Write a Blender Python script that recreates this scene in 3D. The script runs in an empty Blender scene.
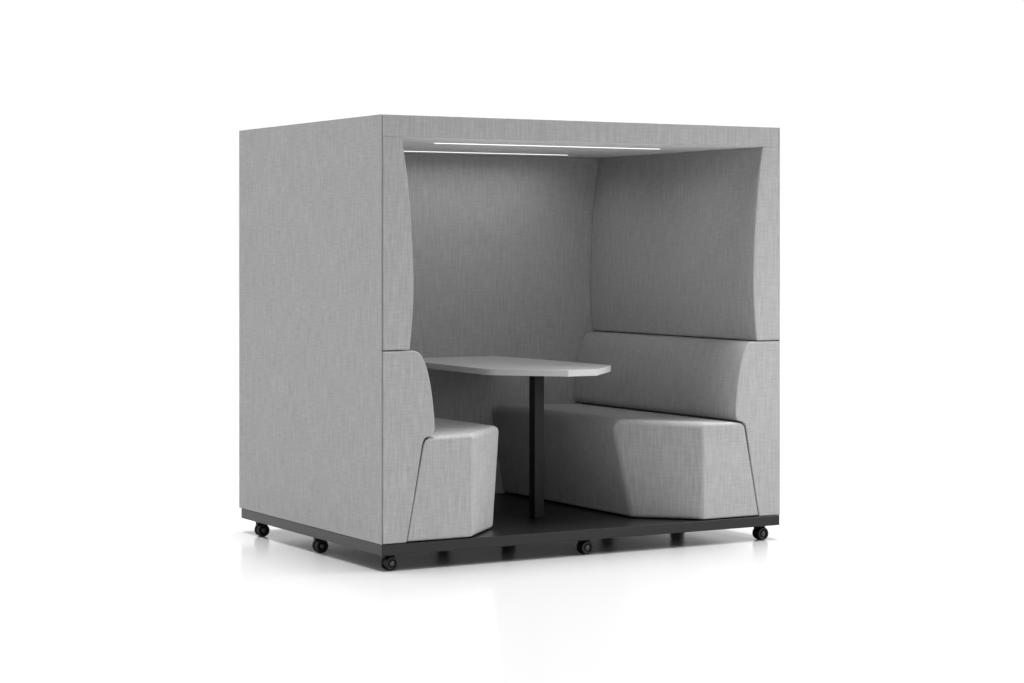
import bpy, bmesh, math
from mathutils import Vector

S = bpy.context.scene
COL = S.collection
W, D, H = 1.834, 1.347, 1.700      # outer width, depth, height
ZB, ZP = 0.1023, 0.0600            # underside of the upholstery / of the platform


# ------------------------------------------------------------------ materials
def new_mat(name):
    m = bpy.data.materials.new(name)
    m.use_nodes = True
    nt = m.node_tree
    return m, nt, nt.nodes['Principled BSDF']


def mapped(nt, scale, loc=(0, 0, 0)):
    uv = nt.nodes.new('ShaderNodeUVMap')
    mp = nt.nodes.new('ShaderNodeMapping')
    mp.inputs['Scale'].default_value = scale
    mp.inputs['Location'].default_value = loc
    nt.links.new(uv.outputs['UV'], mp.inputs['Vector'])
    return mp.outputs['Vector']


def noise(nt, vec, detail=2.0, rough=0.5):
    n = nt.nodes.new('ShaderNodeTexNoise')
    n.noise_dimensions = '2D'
    n.inputs['Scale'].default_value = 1.0
    n.inputs['Detail'].default_value = detail
    n.inputs['Roughness'].default_value = rough
    nt.links.new(vec, n.inputs['Vector'])
    return n.outputs['Fac']


def mth(nt, op, a, b, clamp=False):
    n = nt.nodes.new('ShaderNodeMath')
    n.operation = op
    n.use_clamp = clamp
    for i, v in enumerate((a, b)):
        if isinstance(v, (int, float)):
            n.inputs[i].default_value = v
        else:
            nt.links.new(v, n.inputs[i])
    return n.outputs[0]


def fabric_material():
    """Melange weave: slubby warp (vertical) and weft (horizontal) yarns."""
    m, nt, b = new_mat('grey_weave')
    warp = noise(nt, mapped(nt, (170, 10, 1)), 3, 0.6)
    warp2 = noise(nt, mapped(nt, (100, 7, 1), (7.3, 1.1, 0)), 2, 0.6)
    weft = noise(nt, mapped(nt, (16, 165, 1), (3.7, 9.2, 0)), 3, 0.6)
    grain = noise(nt, mapped(nt, (420, 420, 1)), 1, 0.5)
    cloud = noise(nt, mapped(nt, (5, 4, 1), (2.0, 4.0, 0)), 3, 0.5)
    f = mth(nt, 'MULTIPLY', warp, 0.40)
    f = mth(nt, 'ADD', f, mth(nt, 'MULTIPLY', warp2, 0.14))
    f = mth(nt, 'ADD', f, mth(nt, 'MULTIPLY', weft, 0.25))
    f = mth(nt, 'ADD', f, mth(nt, 'MULTIPLY', grain, 0.14))
    f = mth(nt, 'ADD', f, mth(nt, 'MULTIPLY', cloud, 0.04))
    rmp = nt.nodes.new('ShaderNodeValToRGB')
    rmp.color_ramp.elements[0].position = 0.30
    rmp.color_ramp.elements[0].color = (FAB * .77, FAB * .77, FAB * .772, 1)
    rmp.color_ramp.elements[1].position = 0.70
    rmp.color_ramp.elements[1].color = (FAB * 1.23, FAB * 1.23, FAB * 1.23, 1)
    nt.links.new(f, rmp.inputs['Fac'])
    nt.links.new(rmp.outputs['Color'], b.inputs['Base Color'])
    b.inputs['Roughness'].default_value = 0.95
    b.inputs['Specular IOR Level'].default_value = 0.1
    bp = nt.nodes.new('ShaderNodeBump')
    bp.inputs['Strength'].default_value = 0.25
    bp.inputs['Distance'].default_value = 0.0015
    nt.links.new(f, bp.inputs['Height'])
    nt.links.new(bp.outputs['Normal'], b.inputs['Normal'])
    return m


def plain(name, col, rough, spec=0.5, metal=0.0, var=0.0):
    m, nt, b = new_mat(name)
    b.inputs['Base Color'].default_value = (*col, 1)
    b.inputs['Roughness'].default_value = rough
    b.inputs['Specular IOR Level'].default_value = spec
    b.inputs['Metallic'].default_value = metal
    if var:
        tc = nt.nodes.new('ShaderNodeTexCoord')
        n = nt.nodes.new('ShaderNodeTexNoise')
        n.inputs['Scale'].default_value = 14
        n.inputs['Detail'].default_value = 5
        nt.links.new(tc.outputs['Object'], n.inputs['Vector'])
        mr = nt.nodes.new('ShaderNodeMapRange')
        mr.inputs['To Min'].default_value = rough - var
        mr.inputs['To Max'].default_value = rough + var
        nt.links.new(n.outputs['Fac'], mr.inputs['Value'])
        nt.links.new(mr.outputs['Result'], b.inputs['Roughness'])
    return m


FAB = 0.306
M_FAB = fabric_material()
M_CEIL = plain('painted_ceiling', (0.60, 0.60, 0.60), 0.55, 0.3)
M_BLACK = plain('black_powder_coat', (0.007, 0.007, 0.0072), 0.32, 0.36, 0, 0.03)
M_POST = plain('black_post', (0.007, 0.007, 0.007), 0.45, 0.2)
M_TABLE = plain('pale_laminate', (0.45, 0.45, 0.45), 0.42, 0.4, 0, 0.04)
M_RUBBER = plain('black_tyre', (0.003, 0.003, 0.003), 0.5, 0.2)
M_HUB = plain('grey_hub', (0.05, 0.05, 0.05), 0.4, 0.35)
M_RIM = plain('dark_rim', (0.010, 0.010, 0.010), 0.35, 0.3)
M_LED, _nt, _b = new_mat('led_diffuser')
_b.inputs['Base Color'].default_value = (0.8, 0.8, 0.8, 1)
_b.inputs['Emission Color'].default_value = (1, 1, 1, 1)
_b.inputs['Emission Strength'].default_value = 1.0
M_FLOOR = plain('white_gloss_floor', (0.36, 0.36, 0.36), 0.16, 0.2)


# ------------------------------------------------------------------ builders
def box_uv(me):
    uv = me.uv_layers.new(name='UVMap')
    for p in me.polygons:
        n = p.normal
        ax = max(range(3), key=lambda i: abs(n[i]))
        for li in p.loop_indices:
            c = me.vertices[me.loops[li].vertex_index].co
            if ax == 0:
                uv.data[li].uv = (c.y + 5.3, c.z)
            elif ax == 1:
                uv.data[li].uv = (c.x, c.z)
            else:
                uv.data[li].uv = (c.x + 2.9, c.y + 3.1)


def link(name, bm, mats, parent=None, bevel=0.0, seg=3, weight=False, angle=35, smooth=True):
    bmesh.ops.recalc_face_normals(bm, faces=bm.faces)
    me = bpy.data.meshes.new(name)
    bm.to_mesh(me)
    bm.free()
    o = bpy.data.objects.new(name, me)
    COL.objects.link(o)
    for m in (mats if isinstance(mats, (list, tuple)) else [mats]):
        me.materials.append(m)
    if bevel:
        md = o.modifiers.new('bevel', 'BEVEL')
        md.width = bevel
        md.segments = seg
        md.limit_method = 'WEIGHT' if weight else 'ANGLE'
        md.angle_limit = math.radians(angle)
        md.harden_normals = False
        md.miter_outer = 'MITER_SHARP'
        dg = bpy.context.evaluated_depsgraph_get()
        ev = o.evaluated_get(dg)
        new = bpy.data.meshes.new_from_object(ev)
        o.modifiers.clear()
        o.data = new
        bpy.data.meshes.remove(me)
        new.name = name
        me = new
    if smooth:
        for p in me.polygons:
            p.use_smooth = True
        me.set_sharp_from_angle(angle=math.radians(40))
        # keep the big flat faces flat: weight the normals by face area
        wn = o.modifiers.new('normals', 'WEIGHTED_NORMAL')
        wn.keep_sharp = True
    box_uv(me)
    if parent:
        o.parent = parent
    return o


def box_bm(x0, x1, y0, y1, z0, z1, bm=None, mi=0):
    bm = bm or bmesh.new()
    v = [bm.verts.new((x, y, z)) for z in (z0, z1) for y in (y0, y1) for x in (x0, x1)]
    for f in ((0, 2, 3, 1), (4, 5, 7, 6), (0, 1, 5, 4), (2, 6, 7, 3), (0, 4, 6, 2), (1, 3, 7, 5)):
        bm.faces.new([v[i] for i in f]).material_index = mi
    return bm


def catmull(pts, n=6):
    out = []
    P = [pts[0]] + list(pts) + [pts[-1]]
    for i in range(1, len(P) - 2):
        for k in range(n):
            t = k / n
            p0, p1, p2, p3 = P[i - 1], P[i], P[i + 1], P[i + 2]
            out.append(tuple(0.5 * (2 * p1[j] + (p2[j] - p0[j]) * t + (2 * p0[j] - 5 * p1[j] + 4 * p2[j] - p3[j]) * t * t
                                    + (3 * p1[j] - p0[j] - 3 * p2[j] + p3[j]) * t ** 3) for j in range(2)))
    out.append(tuple(pts[-1]))
    return out


def extrude_y(profile, y0, y1, side):
    """Closed (s, z) profile pulled along y; s is measured from the outer wall of that side."""
    bm = bmesh.new()
    X = (lambda s: s) if side < 0 else (lambda s: W - s)
    a = [bm.verts.new((X(s), y0, z)) for s, z in profile]
    b = [bm.verts.new((X(s), y1, z)) for s, z in profile]
    n = len(profile)
    bm.faces.new(a)
    bm.faces.new(b[::-1])
    for i in range(n):
        j = (i + 1) % n
        bm.faces.new((a[i], b[i], b[j], a[j]))
    return bm


def tube_profile(bm, prof, cx, cz, y0, seg=40, sgn=1, mats=None):
    """Lathe (offset along y, radius) about an axis parallel to y."""
    rings = []
    for off, r in prof:
        rings.append([bm.verts.new((cx + r * math.cos(2 * math.pi * k / seg), y0 + sgn * off,
                                    cz + r * math.sin(2 * math.pi * k / seg))) for k in range(seg)])
    for i in range(len(rings) - 1):
        for k in range(seg):
            f = bm.faces.new((rings[i][k], rings[i][(k + 1) % seg], rings[i + 1][(k + 1) % seg], rings[i + 1][k]))
            if mats:
                f.material_index = mats[i]
    f = bm.faces.new(rings[0])
    f.material_index = mats[0] if mats else 0
    f = bm.faces.new(rings[-1])
    f.material_index = mats[-1] if mats else 0


# ------------------------------------------------------------------ the booth
booth = bpy.data.objects.new('meeting_booth', None)
COL.objects.link(booth)
booth.empty_display_size = 0.3
booth['label'] = 'grey woven fabric meeting booth on black castors with two facing benches and a pale table'
booth['category'] = 'meeting booth'

YB = 1.264                                   # inner face of the back wall
T = 0.0022                                   # outer side sheet
G = 0.0024                                   # seam gap
XI = T + G

for s in (-1, 1):
    x0, x1 = (0, T) if s < 0 else (W - XI + 0.001, W)
    link('side_panel', box_bm(x0, x1, 0, D, ZB, H), M_FAB, booth, 0.001, 2)
link('back_panel', box_bm(XI, W - XI, YB, D, ZB, 1.6165), M_FAB, booth, 0.003, 2)

ZC = 1.6165                                  # header / pad seam
link('roof', box_bm(XI, W - XI, 0, D, ZC + 0.001, H), M_FAB, booth, 0.0025, 3)
ceiling = link('ceiling_panel', box_bm(0.075, W - 0.075, 0.010, YB - 0.002, ZC + 0.0001, ZC + 0.0015), M_CEIL, booth, 0.0004, 2)
for y, xe in ((0.345, 1.468), (1.055, 1.450)):
    link('light_strip', box_bm(0.407, xe, y - 0.007, y + 0.007, ZC - 0.0022, ZC - 0.0001), M_LED, ceiling, 0.0008, 2)

# upper pads: swelling wing profile
wing = catmull([(0.088, ZC + 0.0034), (0.098, 1.545), (0.110, 1.465), (0.126, 1.29), (0.1355, 1.09), (0.132, 0.95), (0.119, 0.8225)], 7)
wing_prof = lambda e: [(e, ZC + 0.0034)] + wing + [(e, 0.8225)]
# backrest profile with rounded shoulder; lower part runs down behind the seat
shoulder = catmull([(0.128, 0.8190), (0.146, 0.8165), (0.163, 0.8065), (0.178, 0.785), (0.196, 0.737), (0.211, 0.665), (0.2205, 0.59),
                    (0.2245, 0.540), (0.2230, 0.516), (0.216, 0.5015)], 6)
heel = catmull([(0.203, 0.4965), (0.187, 0.4915), (0.1755, 0.4785), (0.1690, 0.455), (0.1545, 0.370), (0.1355, 0.264), (0.118, 0.170), (0.1055, ZB + 0.001)], 5)
back_prof = lambda e: [(e, 0.8190)] + shoulder + heel + [(e, ZB + 0.001)]

for s in (-1, 1):
    edge = XI if s < 0 else XI - 0.0035
    link('upper_pad', extrude_y(wing_prof(edge), 0.0, YB - 0.0015, s), M_FAB, booth, 0.006, 3, angle=40)
    link('backrest', extrude_y(back_prof(edge), 0.0, YB - 0.0015, s), M_FAB, booth, 0.005, 3, angle=40)


def seat_bm(side):
    X = (lambda s: s) if side < 0 else (lambda s: W - s)
    ztop = lambda s: 0.4910 + 0.028 * (s - 0.19)
    zb = ZB + 0.004
    bot = [(0.1085, 0.0005), (0.386, 0.0005), (0.594, 0.208), (0.594, YB - 0.003), (0.1085, YB - 0.003)]
    top = [(0.1825, 0.0005), (0.386, 0.0005), (0.656, 0.265), (0.656, YB - 0.003), (0.1825, YB - 0.003)]
    bm = bmesh.new()
    b = [bm.verts.new((X(s), y, zb)) for s, y in bot]
    t = [bm.verts.new((X(s), y, ztop(s))) for s, y in top]
    bm.faces.new(b)
    bm.faces.new(t[::-1])
    for i in range(5):
        j = (i + 1) % 5
        bm.faces.new((b[i], t[i], t[j], b[j]))
    bm.edges.ensure_lookup_table()
    lay = bm.edges.layers.float.new('bevel_weight_edge')

    def wt(p, q, w):
        e = bm.edges.get((p, q))
        e[lay] = w
    wt(t[0], t[1], .27); wt(t[1], t[2], .45); wt(t[2], t[3], 1.0); wt(t[3], t[4], .15); wt(t[4], t[0], .62)
    wt(b[0], b[1], .16); wt(b[1], b[2], .26); wt(b[2], b[3], .26); wt(b[3], b[4], .1); wt(b[4], b[0], .1)
    wt(b[0], t[0], .10); wt(b[1], t[1], .20); wt(b[2], t[2], .34); wt(b[3], t[3], .2); wt(b[4], t[4], .1)
    return bm


for s in (-1, 1):
    link('seat', seat_bm(s), M_FAB, booth, 0.050, 8, weight=True)

# platform
link('base_platform', box_bm(0.0015, W - 0.0015, -0.0005, D - 0.019, ZP, ZB - 0.0005), M_BLACK, booth, 0.003, 3)

# table: pointed front, narrowing towards the back wall
cx = W / 2 + 0.014
tt = [(0.067, 0.086), (0.292, 0.328), (0.261, YB - 0.0015)]
outline = [(cx + a, y) for a, y in tt] + [(cx - a, y) for a, y in reversed(tt)]


def rounded(poly, radii, n=6):
    out = []
    N = len(poly)
    for i, p in enumerate(poly):
        p = Vector(p)
        a = (Vector(poly[i - 1]) - p).normalized()
        b = (Vector(poly[(i + 1) % N]) - p).normalized()
        r = radii[i]
        if r <= 0:
            out.append(tuple(p)); continue
        P0, P2 = p + a * r, p + b * r
        for k in range(n + 1):
            t = k / n
            out.append(tuple((1 - t) ** 2 * P0 + 2 * t * (1 - t) * p + t * t * P2))
    return out


outline = rounded(outline, [0, 0.035, 0, 0, 0.05, 0])
bm = bmesh.new()
lo = [bm.verts.new((x, y, 0.6960)) for x, y in outline]
hi = [bm.verts.new((x, y, 0.7205)) for x, y in outline]
bm.faces.new(lo)
bm.faces.new(hi[::-1])
for i in range(len(outline)):
    j = (i + 1) % len(outline)
    bm.faces.new((lo[i], hi[i], hi[j], lo[j]))
table = link('table_top', bm, M_TABLE, booth, 0.0015, 2, angle=50)
bm = box_bm(0.896, 0.942, 0.400, 0.446, ZB - 0.0003, 0.6958)
link('table_leg', bm, M_POST, booth, 0.003, 2)

# ------------------------------------------------------------------ castors
R = 0.0265


def make_castor():
    body = bmesh.new()
    # mounting plate, stem and the hood between the wheels
    box_bm(-0.022, 0.022, -0.019, 0.019, 0.0574, 0.0598, body)
    box_bm(-0.020, 0.008, 0.000, 0.0195, 0.0440, 0.0575, body)
    seg = 20
    for (r, z0, z1) in ((0.011, 0.047, 0.0573),):
        lo = [body.verts.new((-0.002 + r * math.cos(2 * math.pi * k / seg), r * math.sin(2 * math.pi * k / seg), z0)) for k in range(seg)]
        hi = [body.verts.new((-0.002 + r * math.cos(2 * math.pi * k / seg), r * math.sin(2 * math.pi * k / seg), z1)) for k in range(seg)]
        body.faces.new(lo); body.faces.new(hi[::-1])
        for k in range(seg):
            body.faces.new((lo[k], hi[k], hi[(k + 1) % seg], lo[(k + 1) % seg]))
    # hood: a slice of a disc with a shoulder that carries the stem
    pr = [(R * .86 * math.cos(math.radians(a)), R + R * .86 * math.sin(math.radians(a))) for a in range(60, 301, 15)]
    pr = [(0.020, 0.0540), (-0.023, 0.0540)] + pr[4:] + [(0.021, R - 0.004)]
    a = [body.verts.new((x, -0.0075, z)) for x, z in pr]
    b = [body.verts.new((x, 0.0075, z)) for x, z in pr]
    body.faces.new(a); body.faces.new(b[::-1])
    for i in range(len(pr)):
        j = (i + 1) % len(pr)
        body.faces.new((a[i], b[i], b[j], a[j]))
    c = link('castor', body, M_RUBBER, booth, 0.0008, 2)
    for sg in (-1, 1):
        wb = bmesh.new()
        prof = [(0.0085, R * .80), (0.0095, R - 0.001), (0.0115, R), (0.0180, R), (0.0213, R - 0.0012), (0.0226, R - 0.0034),   # tyre
                (0.0228, R * .78), (0.0220, R * .72), (0.0185, R * .68), (0.0175, R * .42), (0.0185, R * .38),
                (0.0210, R * .35), (0.0225, R * .26), (0.0228, R * .12)]
        mt = [0, 0, 0, 0, 2, 2, 2, 0, 0, 0, 1, 1, 1, 1]
        tube_profile(wb, prof, 0, R, 0, 40, sg, mt)
        link('wheel', wb, [M_RUBBER, M_HUB, M_RIM], c)
    return c


# wheel-centre positions (nine castors: three rows of three)
spots = [(0.052, 0.038), (0.030, 0.600), (0.026, 1.165), (0.914, 0.044), (1.766, 0.043),
         (0.893, 0.610), (1.738, 0.610), (0.885, 1.165), (1.733, 1.165)]
first = make_castor()
for i, (x, y) in enumerate(spots):
    if i == 0:
        c = first
    else:
        c = first.copy()
        COL.objects.link(c)
        c.parent = booth
        for ch in list(first.children):
            d = ch.copy()
            COL.objects.link(d)
            d.parent = c
    c.location = (x, y, 0.0)

# ------------------------------------------------------------------ floor
bm = bmesh.new()
seg = 96
ring = [bm.verts.new((38 * math.cos(2 * math.pi * k / seg), 38 * math.sin(2 * math.pi * k / seg), 0)) for k in range(seg)]
bm.faces.new(ring)
floor = link('floor', bm, M_FLOOR, smooth=False)
floor['kind'] = 'structure'
floor['label'] = 'seamless glossy white studio floor'

# ------------------------------------------------------------------ light
wd = bpy.data.worlds.new('World')
S.world = wd
wd.use_nodes = True
wn = wd.node_tree
bg = wn.nodes['Background']
bg.inputs['Strength'].default_value = 1.0
tc = wn.nodes.new('ShaderNodeTexCoord')
sx = wn.nodes.new('ShaderNodeSeparateXYZ')
wn.links.new(tc.outputs['Generated'], sx.inputs[0])


def ramp(axis, a, b, c, d):
    m = wn.nodes.new('ShaderNodeMapRange')
    m.interpolation_type = 'SMOOTHSTEP'
    for n, v in zip(('From Min', 'From Max', 'To Min', 'To Max'), (a, b, c, d)):
        m.inputs[n].default_value = v
    wn.links.new(sx.outputs[axis], m.inputs['Value'])
    return m.outputs['Result']


def wmath(op, a, b):
    m = wn.nodes.new('ShaderNodeMath')
    m.operation = op
    wn.links.new(a, m.inputs[0])
    wn.links.new(b, m.inputs[1])
    return m.outputs[0]


# white studio: lit background behind the booth, soft ceiling, a low band of light on the open side
w_back = ramp('Y', -0.42, 0.15, 0.0, 1.02)
w_front = wmath('MULTIPLY', ramp('Y', -0.9, 0.15, 2.0, 0.0), wmath('MULTIPLY', ramp('Z', 0.15, 0.5, 1.0, 0.0), ramp('Z', 0.02, 0.14, 0.0, 1.0)))
w_top = wmath('MULTIPLY', ramp('Z', 0.25, 0.95, 0.0, 0.3), ramp('Y', -0.45, 0.2, 0.08, 1.0))
wn.links.new(wmath('ADD', wmath('ADD', w_back, w_front), w_top), bg.inputs['Color'])


def area(name, loc, target, size, power):
    l = bpy.data.lights.new(name, 'AREA')
    l.shape = 'RECTANGLE'
    l.size, l.size_y = size
    l.energy = power
    o = bpy.data.objects.new(name, l)
    COL.objects.link(o)
    o.location = loc
    o.rotation_euler = (Vector(target) - Vector(loc)).to_track_quat('-Z', 'Y').to_euler()
    return o


key = area('key_softbox', (4.4, -1.6, 2.2), (0.7, 0.0, 0.12), (1.2, 1.0), 17)
key.data.spread = math.radians(58)
overhead_fill = area('overhead_floor_fill', (0.9, 0.6, 10.0), (0.9, 0.6, 0), (90, 90), 70000)  # added oversized lamp, out of view, that keeps the whole floor white
overhead_fill.data.spread = math.radians(36)
down = area('floor_bounce_fill', (1.5, -1.7, 3.2), (1.5, -1.7, 0), (3.0, 1.2), 14)  # added fill: lights the front floor so its bounce lifts the lower facade
down.data.spread = math.radians(80)
side = area('side_floor_fill', (-1.6, 0.3, 3.4), (-1.5, 0.4, 0), (1.6, 4.0), 8)  # added fill that brightens the floor left of the booth
side.data.spread = math.radians(80)
for y in (0.345, 1.055):                          # the two lit strips under the roof
    led = area('strip_lamp', (0.9305, y, ZC - 0.004), (0.9305, y, 0), (1.04, 0.018), 1.72)
    led.rotation_euler = (0, 0, 0)
    led.data.spread = math.radians(166)

# ------------------------------------------------------------------ camera
cd = bpy.data.cameras.new('camera')
cam = bpy.data.objects.new('camera', cd)
COL.objects.link(cam)
cam.location = (-3.6643, -7.3287, 1.2088)
cam.rotation_euler = (math.radians(90), 0, -0.52276)
cd.sensor_fit = 'HORIZONTAL'
cd.sensor_width = 36
cd.lens = 2205.35 / 1024 * 36
cd.shift_y = -95.0 / 1024
cd.clip_end = 500
S.camera = cam

S.view_settings.view_transform = 'Standard'
S.view_settings.look = 'None'
S.view_settings.exposure = 0
S.view_settings.gamma = 1
